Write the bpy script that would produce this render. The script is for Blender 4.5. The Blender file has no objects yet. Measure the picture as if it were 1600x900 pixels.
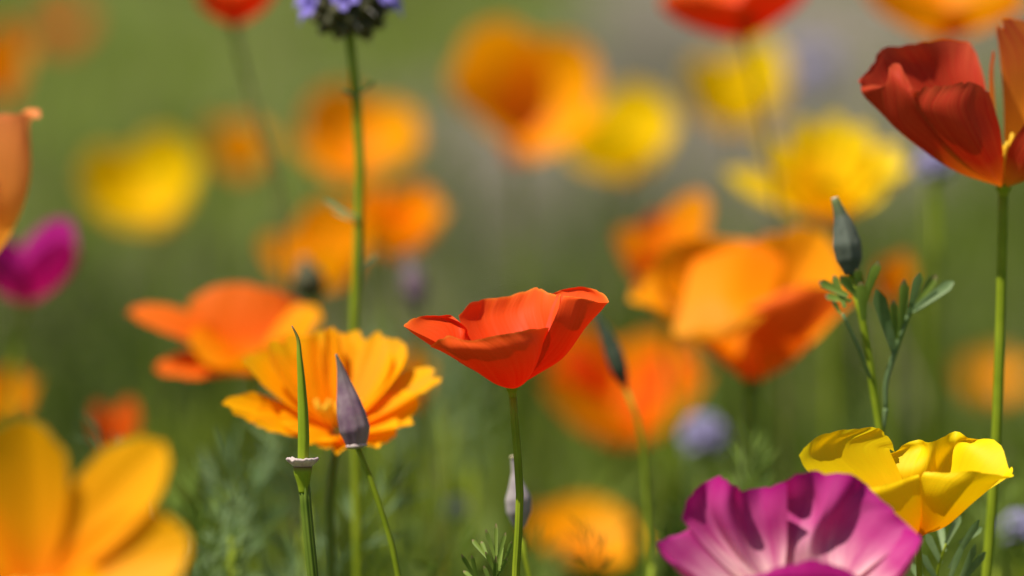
import bpy, math, random
import numpy as np
from mathutils import Vector, noise

# ------------------------------------------------------------------ camera, sky, sun, exposure
scene = bpy.context.scene
col = scene.collection
rad = math.radians

CAM_H, PITCH, FOCAL, SENSOR = 0.56, rad(8.0), 200.0, 36.0
FOCUS = 1.5
cam_data = bpy.data.cameras.new('camera')
cam = bpy.data.objects.new('camera', cam_data)
col.objects.link(cam)
cam.location = (0, 0, CAM_H)
cam.rotation_euler = (rad(90) - PITCH, 0, 0)
cam_data.lens = FOCAL
cam_data.sensor_width = SENSOR
cam_data.clip_start = 0.05
cam_data.clip_end = 2000
cam_data.dof.use_dof = True
cam_data.dof.focus_distance = FOCUS
cam_data.dof.aperture_fstop = 5.7
cam_data.dof.aperture_blades = 9
scene.camera = cam

SUN_EL, SUN_AZ = rad(65), rad(-106)      # azimuth clockwise from +Y; the sun stands left of the camera
world = bpy.data.worlds.new('World')
scene.world = world
world.use_nodes = True
wn = world.node_tree
bg = wn.nodes['Background']
sky = wn.nodes.new('ShaderNodeTexSky')
sky.sky_type = 'NISHITA'
sky.sun_disc = False
sky.sun_elevation = SUN_EL
sky.sun_rotation = SUN_AZ
wn.links.new(sky.outputs[0], bg.inputs[0])
bg.inputs[1].default_value = 0.05
sun_data = bpy.data.lights.new('sun', 'SUN')
sun_data.energy = 4.4
sun_data.angle = rad(0.5)
sun_data.color = (1.0, 0.93, 0.80)
sun = bpy.data.objects.new('sun', sun_data)
col.objects.link(sun)
to_sun = Vector((math.sin(SUN_AZ) * math.cos(SUN_EL), math.cos(SUN_AZ) * math.cos(SUN_EL), math.sin(SUN_EL)))
sun.rotation_euler = to_sun.to_track_quat('Z', 'Y').to_euler()
sun.location = to_sun * 5

scene.view_settings.view_transform = 'Standard'
scene.view_settings.look = 'None'
scene.view_settings.exposure = 0.65
scene.view_settings.gamma = 1.0
scene.render.engine = 'CYCLES'
scene.cycles.use_denoising = True
scene.cycles.max_bounces = 8
scene.cycles.diffuse_bounces = 5
scene.cycles.transmission_bounces = 6

# ------------------------------------------------------------------ helpers
RIGHT = np.array([1.0, 0, 0])
FWD = np.array([0, math.cos(PITCH), -math.sin(PITCH)])
UP = np.array([0, math.sin(PITCH), math.cos(PITCH)])
CAM = np.array([0, 0, CAM_H])


def unit(d):
    """Metres that one photograph pixel spans at distance d."""
    return d * SENSOR / FOCAL / 1600.0


def at(px, py, d):
    k = unit(d)
    return CAM + FWD * d + RIGHT * (px - 800) * k + UP * (450 - py) * k


def frame(px, py, d):
    o, k = at(px, py, d), unit(d)
    return lambda p: o + k * (p[0] * RIGHT + p[1] * UP - p[2] * FWD)


def tag(o, label=None, cat=None, group=None, kind=None):
    if label: o['label'] = label
    if cat: o['category'] = cat
    if group: o['group'] = group
    if kind: o['kind'] = kind
    return o


def thing(name, loc, label, cat, group=None):
    o = bpy.data.objects.new(name, None)
    o.empty_display_size = 0.02
    o.location = tuple(loc)
    col.objects.link(o)
    o['_loc'] = [float(c) for c in loc]
    return tag(o, label, cat, group)


def origin_of(parent):
    t = np.zeros(3)
    while parent is not None:
        t += np.array(parent.location)
        parent = parent.parent
    return t


def mesh_obj(name, verts, faces, mat, parent=None, uv=None, smooth=True):
    v = np.asarray(verts, dtype=float) - origin_of(parent)
    me = bpy.data.meshes.new(name)
    me.from_pydata(v.tolist(), [], faces)
    if uv is not None:
        lay = me.uv_layers.new(name='UVMap')
        idx = np.empty(len(me.loops), dtype=np.int32)
        me.loops.foreach_get('vertex_index', idx)
        lay.data.foreach_set('uv', np.asarray(uv, dtype=np.float32)[idx].ravel())
    if smooth:
        me.polygons.foreach_set('use_smooth', [True] * len(me.polygons))
    me.materials.append(mat)
    me.update()
    o = bpy.data.objects.new(name, me)
    col.objects.link(o)
    if parent is not None:
        o.parent = parent
    return o


def crom(P, n, t=None):
    """Catmull-Rom samples through the points P at n even parameters."""
    P = np.asarray(P, dtype=float)
    m = len(P)
    if m == 2:
        tt = np.linspace(0, 1, n)[:, None]
        return P[0] * (1 - tt) + P[1] * tt
    Q = np.concatenate([(2 * P[0] - P[1])[None], P, (2 * P[-1] - P[-2])[None]])
    s = np.linspace(0, m - 1, n) if t is None else np.asarray(t) * (m - 1)
    i = np.minimum(s.astype(int), m - 2)
    f = (s - i)
    f = f.reshape((-1,) + (1,) * (P.ndim - 1))
    p0, p1, p2, p3 = Q[i], Q[i + 1], Q[i + 2], Q[i + 3]
    return 0.5 * ((2 * p1) + (-p0 + p2) * f + (2 * p0 - 5 * p1 + 4 * p2 - p3) * f ** 2 + (-p0 + 3 * p1 - 3 * p2 + p3) * f ** 3)


def chord(P, n):
    """Smooth curve through P at n even steps of chord length (no overshoot where spacing changes)."""
    P = np.asarray(P, dtype=float)
    t = np.concatenate([[0], np.cumsum(np.linalg.norm(np.diff(P, axis=0), axis=1))])
    if len(P) == 2:
        return crom(P, n)
    sl = np.diff(P, axis=0) / np.diff(t)[:, None]
    h = np.diff(t)[:, None]
    m = np.vstack([sl[:1], (sl[:-1] * h[1:] + sl[1:] * h[:-1]) / (h[:-1] + h[1:]), sl[-1:]])
    s = np.linspace(0, t[-1], n)
    i = np.clip(np.searchsorted(t, s, side='right') - 1, 0, len(P) - 2)
    w = (t[i + 1] - t[i])
    f = ((s - t[i]) / w)[:, None]
    w = w[:, None]
    return (2 * f ** 3 - 3 * f ** 2 + 1) * P[i] + (f ** 3 - 2 * f ** 2 + f) * w * m[i] + (3 * f ** 2 - 2 * f ** 3) * P[i + 1] + (f ** 3 - f ** 2) * w * m[i + 1]


def grid_faces(nv, nu):
    return [(a, a + 1, a + nu + 1, a + nu) for r in range(nv - 1) for a in range(r * nu, r * nu + nu - 1)]


def sheet_normals(G):
    dv = np.gradient(G, axis=0)
    du = np.gradient(G, axis=1)
    n = np.cross(du, dv)
    return n / (np.linalg.norm(n, axis=2, keepdims=True) + 1e-12)


def n1(x, y, s):
    return noise.noise((x, y, s * 7.31))


def petal_net(name, rows, T, mat, parent, seed=0, ruffle=2.0, crease=0.8, nv=30, nu=34):
    """A petal through rows of points running from its base to its rim (px units in the frame T)."""
    R = np.stack([crom(r, nu) for r in rows])
    G = crom(R, nv)
    N = sheet_normals(G)
    for a in range(nv):
        v = a / (nv - 1)
        for b in range(nu):
            u = b / (nu - 1)
            w = ruffle * v ** 3 * (n1(u * 7, 0.3, seed) + 0.6 * n1(u * 17, v, seed + 3))
            w += crease * v * (n1(u * 11, v * 1.2, seed + 5) + .35 * n1(u * 26, v * .8, seed + 6))
            G[a, b] += N[a, b] * w
            if a >= nv - 2:
                G[a, b] += (G[a, b] - G[a - 1, b]) * (1.0 * n1(u * 13, 1.7, seed + 9) + .3 * n1(u * 31, .4, seed + 12))
    k = np.array([T(p) for p in G.reshape(-1, 3)])
    uv = [(b / (nu - 1), a / (nv - 1)) for a in range(nv) for b in range(nu)]
    return mesh_obj(name, k, grid_faces(nv, nu), mat, parent, uv)


def petal_fan(name, base, ctrl, tip, width, hint, T, mat, parent, seed=0, cup=0.3, ruffle=3.0, pleat=0.0,
              pfreq=5.0, roundness=0.25, narrow=0.12, notch=0.0, nv=22, nu=25):
    """A fan-shaped petal along a bent midrib (px units in the frame T)."""
    base, ctrl, tip, hint = (np.array(q, dtype=float) for q in (base, ctrl, tip, hint))
    G = np.zeros((nv, nu, 3))
    for a in range(nv):
        v = a / (nv - 1)
        for b in range(nu):
            u = 2 * b / (nu - 1) - 1
            rim = 1 - roundness * abs(u) ** 2.4 + 0.035 * n1(u * 5, 2.2, seed) - notch * math.exp(-(u / 0.18) ** 2)
            t = v * rim
            P = (1 - t) ** 2 * base + 2 * t * (1 - t) * ctrl + t * t * tip
            Tg = 2 * (1 - t) * (ctrl - base) + 2 * t * (tip - ctrl)
            Tg /= np.linalg.norm(Tg) + 1e-9
            S = np.cross(Tg, hint)
            S /= np.linalg.norm(S) + 1e-9
            N = np.cross(S, Tg)
            w = width / 2 * (narrow + (1 - narrow) * math.sin(min(1.0, v * 1.1) * math.pi / 2) ** 0.85)
            d = cup * u * u * w + ruffle * v * v * (n1(u * 3, 0.2, seed + 2) + 0.7 * n1(u * 8, v, seed + 4))
            d += pleat * min(1, v * 1.6) * math.sin(u * pfreq + seed)
            G[a, b] = P + S * u * w + N * d
    k = np.array([T(p) for p in G.reshape(-1, 3)])
    uv = [(b / (nu - 1), a / (nv - 1)) for a in range(nv) for b in range(nu)]
    return mesh_obj(name, k, grid_faces(nv, nu), mat, parent, uv)


def tube(name, pts, radii, mat, parent=None, segs=12, n=None, ribs=0, rib_amp=0.0, squash=1.0):
    """A smooth tube through world points with a radius profile."""
    pts = np.asarray(pts, dtype=float)
    n = n or max(6, 5 * (len(pts) - 1) + 1)
    P = chord(pts, n)
    r = np.interp(np.linspace(0, 1, n), np.linspace(0, 1, len(radii)), radii)
    Tn = np.gradient(P, axis=0)
    Tn /= np.linalg.norm(Tn, axis=1, keepdims=True) + 1e-12
    ref = np.array([0.13, -1.0, 0.07])
    V, F, uv = [], [], []
    for i in range(n):
        a = np.cross(Tn[i], ref)
        a /= np.linalg.norm(a) + 1e-12
        b = np.cross(Tn[i], a)
        for j in range(segs):
            th = 2 * math.pi * j / segs
            rr = r[i] * (1 + rib_amp * (1 if ribs and (j * ribs // segs * segs == j * ribs) else (math.cos(ribs * th) if ribs else 0)))
            V.append(P[i] + rr * (math.cos(th) * a + squash * math.sin(th) * b))
            uv.append((j / segs, i / (n - 1)))
    for i in range(n - 1):
        for j in range(segs):
            F.append((i * segs + j, i * segs + (j + 1) % segs, (i + 1) * segs + (j + 1) % segs, (i + 1) * segs + j))
    F.append(tuple(range(segs - 1, -1, -1)))
    F.append(tuple((n - 1) * segs + j for j in range(segs)))
    return mesh_obj(name, V, F, mat, parent, uv)


def blade_geo(p0, p1, w, nrm, bend=0.0, na=6, swell=0.25, tip_round=True):
    """A narrow leaf lobe with a shallow V section: verts and faces."""
    p0, p1, nrm = np.asarray(p0, float), np.asarray(p1, float), np.asarray(nrm, float)
    d = p1 - p0
    L = np.linalg.norm(d) + 1e-9
    d = d / L
    s = np.cross(d, nrm)
    s /= np.linalg.norm(s) + 1e-9
    n = np.cross(s, d)
    V, F, uv = [], [], []
    for i in range(na):
        t = i / (na - 1)
        ww = w * (0.45 + swell * 2.2 * t) if t < 0.8 else w * (0.45 + swell * 1.76) * math.sqrt(max(0.04, 1 - ((t - 0.8) / 0.2) ** 2))
        c = p0 + d * L * t + n * bend * L * (t * t - t)
        V += [c - s * ww / 2 + n * ww * 0.22, c, c + s * ww / 2 + n * ww * 0.22]
        uv += [(0, t), (0.5, t), (1, t)]
    for i in range(na - 1):
        a = i * 3
        F += [(a, a + 1, a + 4, a + 3), (a + 1, a + 2, a + 5, a + 4)]
    return V, F, uv


def to_ground(p, drift=(0.0, 0.0)):
    return np.array([p[0] + drift[0], p[1] + drift[1], -0.004])


def stem_path(pxs, d, drift):
    P = [at(x, y, d) for x, y in pxs]
    g = to_ground(P[-1], drift)
    return P + [P[-1] * 0.45 + g * 0.55 + np.array([drift[0] * 0.15, 0, 0]), g], g


# ------------------------------------------------------------------ materials
def new_mat(name):
    m = bpy.data.materials.new(name)
    m.use_nodes = True
    nt = m.node_tree
    nt.nodes.clear()
    out = nt.nodes.new('ShaderNodeOutputMaterial')
    return m, nt, out


def ramp(nt, fac, stops):
    r = nt.nodes.new('ShaderNodeValToRGB')
    el = r.color_ramp.elements
    while len(el) < len(stops):
        el.new(0.5)
    for e, (p, c) in zip(el, stops):
        e.position = p
        e.color = (*c, 1)
    nt.links.new(fac, r.inputs[0])
    return r.outputs[0]


def petal_mat(name, base, mid, rim, trans=0.45, stops=None, streak=0.22, rough=0.5, streak_col=None, freq=26, thru=None):
    """Silky petal: colour runs from claw to rim, fine veins along it, light passes through."""
    m, nt, out = new_mat(name)
    L = nt.links.new
    tc = nt.nodes.new('ShaderNodeUVMap')
    sp = nt.nodes.new('ShaderNodeSeparateXYZ')
    L(tc.outputs[0], sp.inputs[0])
    c = ramp(nt, sp.outputs[1], stops or [(0.02, base), (0.42, mid), (1.0, rim)])
    mp = nt.nodes.new('ShaderNodeMapping')
    mp.inputs['Scale'].default_value = (freq, 1.3, 1)
    L(tc.outputs[0], mp.inputs[0])
    nz = nt.nodes.new('ShaderNodeTexNoise')
    nz.inputs['Scale'].default_value = 1.0
    nz.inputs['Detail'].default_value = 4
    L(mp.outputs[0], nz.inputs['Vector'])
    mr = nt.nodes.new('ShaderNodeMapRange')
    mr.inputs[1].default_value = 0.35
    mr.inputs[2].default_value = 0.68
    L(nz.outputs[0], mr.inputs[0])
    mx = nt.nodes.new('ShaderNodeMix')
    mx.data_type = 'RGBA'
    mx.blend_type = 'MIX'
    mul = nt.nodes.new('ShaderNodeMath')
    mul.operation = 'MULTIPLY'
    mul.inputs[1].default_value = streak
    L(mr.outputs[0], mul.inputs[0])
    L(mul.outputs[0], mx.inputs[0])
    L(c, mx.inputs[6])
    sc = streak_col or tuple(x * 0.55 for x in mid)
    mx.inputs[7].default_value = (*sc, 1)
    bp = nt.nodes.new('ShaderNodeBump')
    bp.inputs['Strength'].default_value = 0.25
    bp.inputs['Distance'].default_value = 0.0006
    L(nz.outputs[0], bp.inputs['Height'])
    pr = nt.nodes.new('ShaderNodeBsdfPrincipled')
    pr.inputs['Roughness'].default_value = rough
    pr.inputs['Specular IOR Level'].default_value = 0.10
    L(mx.outputs[2], pr.inputs['Base Color'])
    L(bp.outputs[0], pr.inputs['Normal'])
    tr = nt.nodes.new('ShaderNodeBsdfTranslucent')
    if thru:
        mm = nt.nodes.new('ShaderNodeMix')
        mm.data_type = 'RGBA'
        mm.blend_type = 'MULTIPLY'
        mm.inputs[0].default_value = 1
        L(mx.outputs[2], mm.inputs[6])
        mm.inputs[7].default_value = (*thru, 1)
        L(mm.outputs[2], tr.inputs[0])
    else:
        L(mx.outputs[2], tr.inputs[0])
    ms = nt.nodes.new('ShaderNodeMixShader')
    ms.inputs[0].default_value = trans
    L(pr.outputs[0], ms.inputs[1])
    L(tr.outputs[0], ms.inputs[2])
    L(ms.outputs[0], out.inputs[0])
    return m


def plant_mat(name, c0, c1, scale=60, trans=0.25, rough=0.5, along=None, spec=0.16):
    """Leaf or stem: two tones mottled by noise; `along` tints the far end of the blade."""
    m, nt, out = new_mat(name)
    L = nt.links.new
    geo = nt.nodes.new('ShaderNodeNewGeometry')
    nz = nt.nodes.new('ShaderNodeTexNoise')
    nz.inputs['Scale'].default_value = scale
    nz.inputs['Detail'].default_value = 3
    L(geo.outputs['Position'], nz.inputs['Vector'])
    c = ramp(nt, nz.outputs[0], [(0.34, c0), (0.66, c1)])
    if along:
        tc = nt.nodes.new('ShaderNodeUVMap')
        sp = nt.nodes.new('ShaderNodeSeparateXYZ')
        L(tc.outputs[0], sp.inputs[0])
        mr = nt.nodes.new('ShaderNodeMapRange')
        mr.inputs[1].default_value = along[0]
        mr.inputs[2].default_value = along[1]
        L(sp.outputs[1], mr.inputs[0])
        mx = nt.nodes.new('ShaderNodeMix')
        mx.data_type = 'RGBA'
        L(mr.outputs[0], mx.inputs[0])
        L(c, mx.inputs[6])
        mx.inputs[7].default_value = (*along[2], 1)
        c = mx.outputs[2]
    pr = nt.nodes.new('ShaderNodeBsdfPrincipled')
    pr.inputs['Roughness'].default_value = rough
    pr.inputs['Specular IOR Level'].default_value = spec
    L(c, pr.inputs['Base Color'])
    if trans > 0:
        tr = nt.nodes.new('ShaderNodeBsdfTranslucent')
        L(c, tr.inputs[0])
        ms = nt.nodes.new('ShaderNodeMixShader')
        ms.inputs[0].default_value = trans
        L(pr.outputs[0], ms.inputs[1])
        L(tr.outputs[0], ms.inputs[2])
        L(ms.outputs[0], out.inputs[0])
    else:
        L(pr.outputs[0], out.inputs[0])
    return m


M = {}
M['scarlet'] = petal_mat('scarlet_petal', (0, 0, 0), (.78, .06, .003), (0, 0, 0), stops=[(.02, (.66, .022, .002)), (.4, (.76, .034, .003)), (.78, (.82, .085, .008)), (.96, (.86, .12, .012)), (1, (.90, .26, .03))], trans=.24, thru=(1, .08, .0), freq=34, streak=.35, streak_col=(.84, .11, .03))
M['crimson'] = petal_mat('crimson_petal', (0, 0, 0), (.45, .02, .01), (0, 0, 0), stops=[(.02, (.85, .42, .02)), (.36, (.50, .026, .010)), (.85, (.50, .034, .016)), (1, (.56, .07, .03))], trans=.28, streak=.4, streak_col=(.64, .13, .04), thru=(1, .4, .2), freq=30)
M['flame'] = petal_mat('flame_petal', (0, 0, 0), (.8, .3, .02), (.6, .06, .02), stops=[(.05, (.92, .56, .02)), (.45, (.86, .28, .015)), (.75, (.66, .09, .02)), (1, (.55, .04, .02))], trans=.36, streak=.4, streak_col=(.9, .42, .04), freq=24)
M['magenta'] = petal_mat('magenta_petal', (0, 0, 0), (.7, .2, .4), (.4, .01, .2), stops=[(.05, (.92, .70, .45)), (.36, (.84, .54, .54)), (.64, (.60, .12, .32)), (1, (.40, .012, .20))], trans=.30, streak=.85, streak_col=(.42, .006, .18), freq=6, thru=(1, .35, .7))
M['yellow'] = petal_mat('yellow_petal', (0, 0, 0), (.92, .62, .002), (0, 0, 0), stops=[(.05, (.92, .28, .001)), (.3, (.93, .46, .001)), (.55, (.92, .64, .002)), (1, (.90, .68, .004))], trans=.32, streak=.25, streak_col=(.90, .50, .001), thru=(1, .82, .3), freq=34)
M['lemon'] = petal_mat('lemon_petal', (.92, .46, .001), (.92, .62, .002), (.90, .66, .003), trans=.34, streak=.1, thru=(1, .9, .4))
M['magenta_deep'] = petal_mat('deep_magenta_petal', (.62, .05, .30), (.48, .012, .24), (.42, .010, .22), trans=.34, streak=.3, streak_col=(.6, .06, .32), thru=(1, .15, .5))
M['orange'] = petal_mat('orange_petal', (.86, .17, .001), (.94, .29, .001), (.95, .36, .003), trans=.36, streak=.18)
M['gold'] = petal_mat('golden_petal', (.90, .20, .001), (.95, .35, .001), (.95, .43, .002), trans=.36, streak=.15)
M['deep_orange'] = petal_mat('deep_orange_petal', (.90, .28, .002), (.90, .13, .003), (.92, .18, .015), trans=.36, streak=.18)
M['salmon'] = petal_mat('salmon_petal', (.94, .46, .02), (.92, .36, .06), (.90, .27, .09), trans=.36, streak=.2)
M['stem'] = plant_mat('stem_green', (.20, .27, .010), (.29, .36, .02), scale=90, trans=.12)
M['stem_dark'] = plant_mat('stem_dark_green', (.10, .16, .015), (.15, .21, .025), scale=90, trans=.08)
M['stem_brown'] = plant_mat('stem_brown', (.11, .09, .03), (.17, .14, .05), scale=90, trans=.1)
M['pod'] = plant_mat('pod_green', (.23, .32, .012), (.31, .41, .025), scale=120, trans=.15, along=(.8, 1.0, (.20, .12, .05)))
M['collar'] = plant_mat('collar_pale_pink', (.50, .36, .38), (.68, .58, .54), scale=500, trans=.2)
M['bud_purple'] = plant_mat('bud_purple', (.17, .09, .15), (.30, .22, .25), scale=200, trans=.05, along=(.55, 1.0, (.13, .13, .10)), rough=.45)
M['bud_grey'] = plant_mat('bud_grey_mauve', (.26, .22, .24), (.36, .32, .32), scale=260, trans=.05)
M['bud_green'] = plant_mat('bud_blue_green', (.07, .085, .065), (.13, .15, .12), scale=220, trans=.05, along=(.75, 1.0, (.14, .18, .06)))
M['bud_dark'] = plant_mat('bud_dark_green', (.045, .065, .04), (.08, .10, .065), scale=220, trans=.05)
M['yellow_leaf'] = plant_mat('yellow_leaf', (.34, .33, .02), (.48, .42, .04), scale=50, trans=.35)
M['leaf_dark_and_shade'] = plant_mat('leaf_dark_green_and_shade', (.03, .055, .008), (.075, .11, .02), scale=50, trans=.2)  # dark blades; on the far leafy tufts this tone is painted shade
M['bud_tip'] = plant_mat('bud_tip_cream', (.50, .40, .25), (.62, .52, .36), scale=300, trans=.1)
M['leaf'] = plant_mat('leaf_green', (.10, .17, .02), (.21, .30, .05), scale=70, trans=.42, along=(.86, 1.0, (.32, .22, .12)))
M['leaf_blue'] = plant_mat('leaf_blue_green', (.11, .19, .06), (.24, .33, .15), scale=60, trans=.3)
M['foliage'] = plant_mat('foliage_mixed', (.08, .135, .010), (.19, .25, .03), scale=9, trans=.4)
M['grass'] = plant_mat('grass_mixed', (.09, .14, .006), (.20, .25, .02), scale=5, trans=.4)
M['straw'] = plant_mat('straw_dry', (.22, .18, .11), (.38, .33, .22), scale=30, trans=.2)
M['stamen'] = plant_mat('stamen_yellow', (.85, .50, .02), (.90, .62, .05), scale=400, trans=.2)
M['anther'] = plant_mat('anther_dark', (.05, .02, .015), (.14, .06, .02), scale=400, trans=0)
M['lilac'] = petal_mat('lilac_petal', (.46, .42, .58), (.42, .38, .64), (.46, .42, .70), trans=.35, streak=.1)
M['violet'] = petal_mat('violet_petal', (.34, .26, .66), (.28, .22, .72), (.34, .28, .80), trans=.3, streak=.1)
M['calyx'] = plant_mat('calyx_dark', (.05, .055, .02), (.11, .10, .05), scale=500, trans=.1)
M['hair'] = plant_mat('calyx_hair_pale', (.42, .40, .36), (.55, .52, .46), scale=300, trans=.3)

# ------------------------------------------------------------------ ground
def bare(x, y):
    """1 where soil lies open, 0 where the meadow is thick."""
    s = 0.30 + 0.75 * noise.noise((x * 2.2 + 3.1, y * 0.9, 5.0))
    s += 0.75 * math.exp(-((x - 0.07) / 0.15) ** 2 - ((y - 4.6) / 0.8) ** 2)
    s += 0.85 * math.exp(-((x - 0.26) / 0.2) ** 2 - ((y - 6.0) / 0.9) ** 2)
    s += 0.6 * painted_shade(x, y)
    s -= 0.5 * math.exp(-((x + 0.42) / 0.36) ** 2 - ((y - 5.0) / 2.0) ** 2)
    return min(1, max(0, s))


SHADE_SPOTS = [(.03, 4.1, .09, .35), (-.22, 4.1, .12, .35), (.11, 4.6, .10, .3), (.12, 5.6, .14, .5), (-.42, 3.9, .14, .4), (.33, 3.6, .1, .3), (-.1, 3.4, .1, .3)]  # ground spots darkened by colour to stand in for shaded gaps


def painted_shade(x, y):
    """Shade between the plants, painted into the soil colour."""
    return min(1, sum(math.exp(-((x - a) / c) ** 2 - ((y - b) / e) ** 2) for a, b, c, e in SHADE_SPOTS))


def build_ground():
    rings = [0.0] + [0.1 * 1.05 ** i for i in range(175)]
    segs = 128
    V = [(0, 2.5, 0)]
    for r in rings[1:]:
        for j in range(segs):
            th = 2 * math.pi * j / segs
            x, y = r * math.cos(th), 2.5 + r * math.sin(th)
            fade = min(1, 6 / max(r, 1e-3))
            z = (0.012 * noise.noise((x * 3, y * 3, 0.4)) + 0.006 * noise.noise((x * 11, y * 11, 2.0))) * fade - 0.006
            V.append((x, y, z))
    F = [(0, 1 + j, 1 + (j + 1) % segs) for j in range(segs)]
    for i in range(len(rings) - 2):
        a, b = 1 + i * segs, 1 + (i + 1) * segs
        F += [(a + j, b + j, b + (j + 1) % segs, a + (j + 1) % segs) for j in range(segs)]
    m, nt, out = new_mat('ground_soil')
    L = nt.links.new
    geo = nt.nodes.new('ShaderNodeNewGeometry')
    n_big = nt.nodes.new('ShaderNodeTexNoise')
    n_big.inputs['Scale'].default_value = 1.1
    n_big.inputs['Detail'].default_value = 5
    L(geo.outputs['Position'], n_big.inputs['Vector'])
    n_fine = nt.nodes.new('ShaderNodeTexNoise')
    n_fine.inputs['Scale'].default_value = 45
    n_fine.inputs['Detail'].default_value = 6
    L(geo.outputs['Position'], n_fine.inputs['Vector'])
    soil = ramp(nt, n_fine.outputs[0], [(0.3, (.07, .058, .042)), (0.7, (.22, .19, .145))])
    moss = ramp(nt, n_fine.outputs[0], [(0.3, (.07, .105, .006)), (0.7, (.15, .19, .02))])
    at_ = nt.nodes.new('ShaderNodeAttribute')
    at_.attribute_name = 'open_soil'
    ad = nt.nodes.new('ShaderNodeMath')
    ad.operation = 'SUBTRACT'
    L(n_big.outputs[0], ad.inputs[0])
    L(at_.outputs['Fac'], ad.inputs[1])
    mk = nt.nodes.new('ShaderNodeMapRange')
    mk.inputs[1].default_value = -0.15
    mk.inputs[2].default_value = 0.20
    L(ad.outputs[0], mk.inputs[0])
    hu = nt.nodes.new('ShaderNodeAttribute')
    hu.attribute_name = 'painted_shade'
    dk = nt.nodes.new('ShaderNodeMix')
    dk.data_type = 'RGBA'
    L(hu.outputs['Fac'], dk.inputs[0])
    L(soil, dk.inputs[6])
    dk.inputs[7].default_value = (.035, .032, .012, 1)  # painted shade tone laid over the soil colour
    mx = nt.nodes.new('ShaderNodeMix')
    mx.data_type = 'RGBA'
    L(mk.outputs[0], mx.inputs[0])
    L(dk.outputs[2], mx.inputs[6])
    L(moss, mx.inputs[7])
    bp = nt.nodes.new('ShaderNodeBump')
    bp.inputs['Strength'].default_value = 0.6
    bp.inputs['Distance'].default_value = 0.01
    L(n_fine.outputs[0], bp.inputs['Height'])
    pr = nt.nodes.new('ShaderNodeBsdfPrincipled')
    pr.inputs['Roughness'].default_value = 0.95
    L(mx.outputs[2], pr.inputs['Base Color'])
    L(bp.outputs[0], pr.inputs['Normal'])
    L(pr.outputs[0], out.inputs[0])
    g = mesh_obj('ground', V, F, m)
    ca = g.data.attributes.new('open_soil', 'FLOAT', 'POINT')
    ca.data.foreach_set('value', [bare(v[0], v[1]) for v in V])
    ca = g.data.attributes.new('painted_shade', 'FLOAT', 'POINT')
    ca.data.foreach_set('value', [painted_shade(v[0], v[1]) for v in V])
    tag(g, 'brown soil of the meadow with mossy patches', 'ground', kind='structure')


build_ground()

# ------------------------------------------------------------------ meadow cover that nobody could count
rng = np.random.default_rng(11)


def scatter(n, y0, y1, spread):
    out = []
    while len(out) < n:
        y = y0 + (y1 - y0) * rng.random() ** 1.15
        x = (rng.random() - 0.5) * 2 * (spread + y * 0.13)
        if rng.random() > bare(x, y) * 0.93:
            out.append((x, y))
    return out


def build_blades(name, n, y0, y1, h0, h1, w, mat, label, cat, lean=0.9, spread=0.28):
    V, F = [], []
    for (x, y) in scatter(n, y0, y1, spread):
        h = h0 + (h1 - h0) * rng.random() ** 1.6
        h *= max(.45, min(1, 1.9 - .32 * y))
        if y < 1.75:
            h = min(h, 0.20 + 0.06 * rng.random())
        a, l = rng.random() * 2 * math.pi, h * lean * rng.random()
        dx, dy = math.cos(a) * l, math.sin(a) * l
        b = rng.random() * math.pi
        sx, sy = math.cos(b) * w * (0.6 + 0.8 * rng.random()), math.sin(b) * w
        k = len(V)
        for t in (0, .4, .75):
            f = 1 - 0.55 * t
            V.append((x + dx * t * t - sx * f, y + dy * t * t - sy * f, h * t - 0.01 * (t == 0)))
            V.append((x + dx * t * t + sx * f, y + dy * t * t + sy * f, h * t - 0.01 * (t == 0)))
        V.append((x + dx, y + dy, h * 0.97))
        F += [(k, k + 1, k + 3, k + 2), (k + 2, k + 3, k + 5, k + 4), (k + 4, k + 5, k + 6)]
    o = mesh_obj(name, V, F, mat)
    return tag(o, label, cat, kind='stuff')


def feather_proto(seed, detail=3):
    """A finely divided leaf, length 1, base at the origin, growing up +Z."""
    r = random.Random(seed)
    V, F = [], []

    def blade(p0, p1, w):
        v, f, _ = blade_geo(p0, p1, w, (r.uniform(-.4, .4), -1, .2), na=3)
        k = len(V)
        V.extend(v)
        F.extend([tuple(i + k for i in q) for q in f])
    blade((0, 0, 0), (0.02, 0, .55), .035)
    for (z, ang, ln) in ((.30, 52, .34), (.30, -50, .36), (.46, 34, .42), (.46, -36, .4), (.55, 2, .45)):
        for k in range(detail):
            a = rad(ang + r.uniform(-9, 9) + (k - (detail - 1) / 2) * 23)
            q = np.array([0.01, 0, z])
            d0 = np.array([math.sin(rad(ang)), r.uniform(-.25, .25), math.cos(rad(ang))])
            m = q + d0 * ln * (.40 + .12 * k)
            d1 = np.array([math.sin(a), r.uniform(-.3, .3), math.cos(a)])
            if k == 0:
                blade(q, m + d0 * .1 * ln, .03)
            blade(m, m + d1 * ln * r.uniform(.42, .62), .05)
    return np.array(V), F


PROTOS = [feather_proto(s) for s in range(5)]


def place_feathers(spots, hfun):
    Vs, F, k = [], [], 0
    for (x, y) in spots:
        h = hfun(x, y)
        v, f = PROTOS[int(rng.integers(5))]
        a, tl, ta = rng.random() * 6.28, rng.random() * 0.75, rng.random() * 6.28
        c, s = math.cos(a), math.sin(a)
        q = v * h
        q = np.stack([q[:, 0] * c - q[:, 1] * s, q[:, 0] * s + q[:, 1] * c, q[:, 2]], 1)
        sh = tl * q[:, 2:3] ** 2 / max(h, 1e-6)
        q[:, 0:1] += sh * math.cos(ta)
        q[:, 1:2] += sh * math.sin(ta)
        q[:, 2] *= 1 - 0.25 * tl
        Vs.append(q + np.array([x, y, -0.006]))
        F += [tuple(i + k for i in t) for t in f]
        k += len(v)
    return np.vstack(Vs), F


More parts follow.
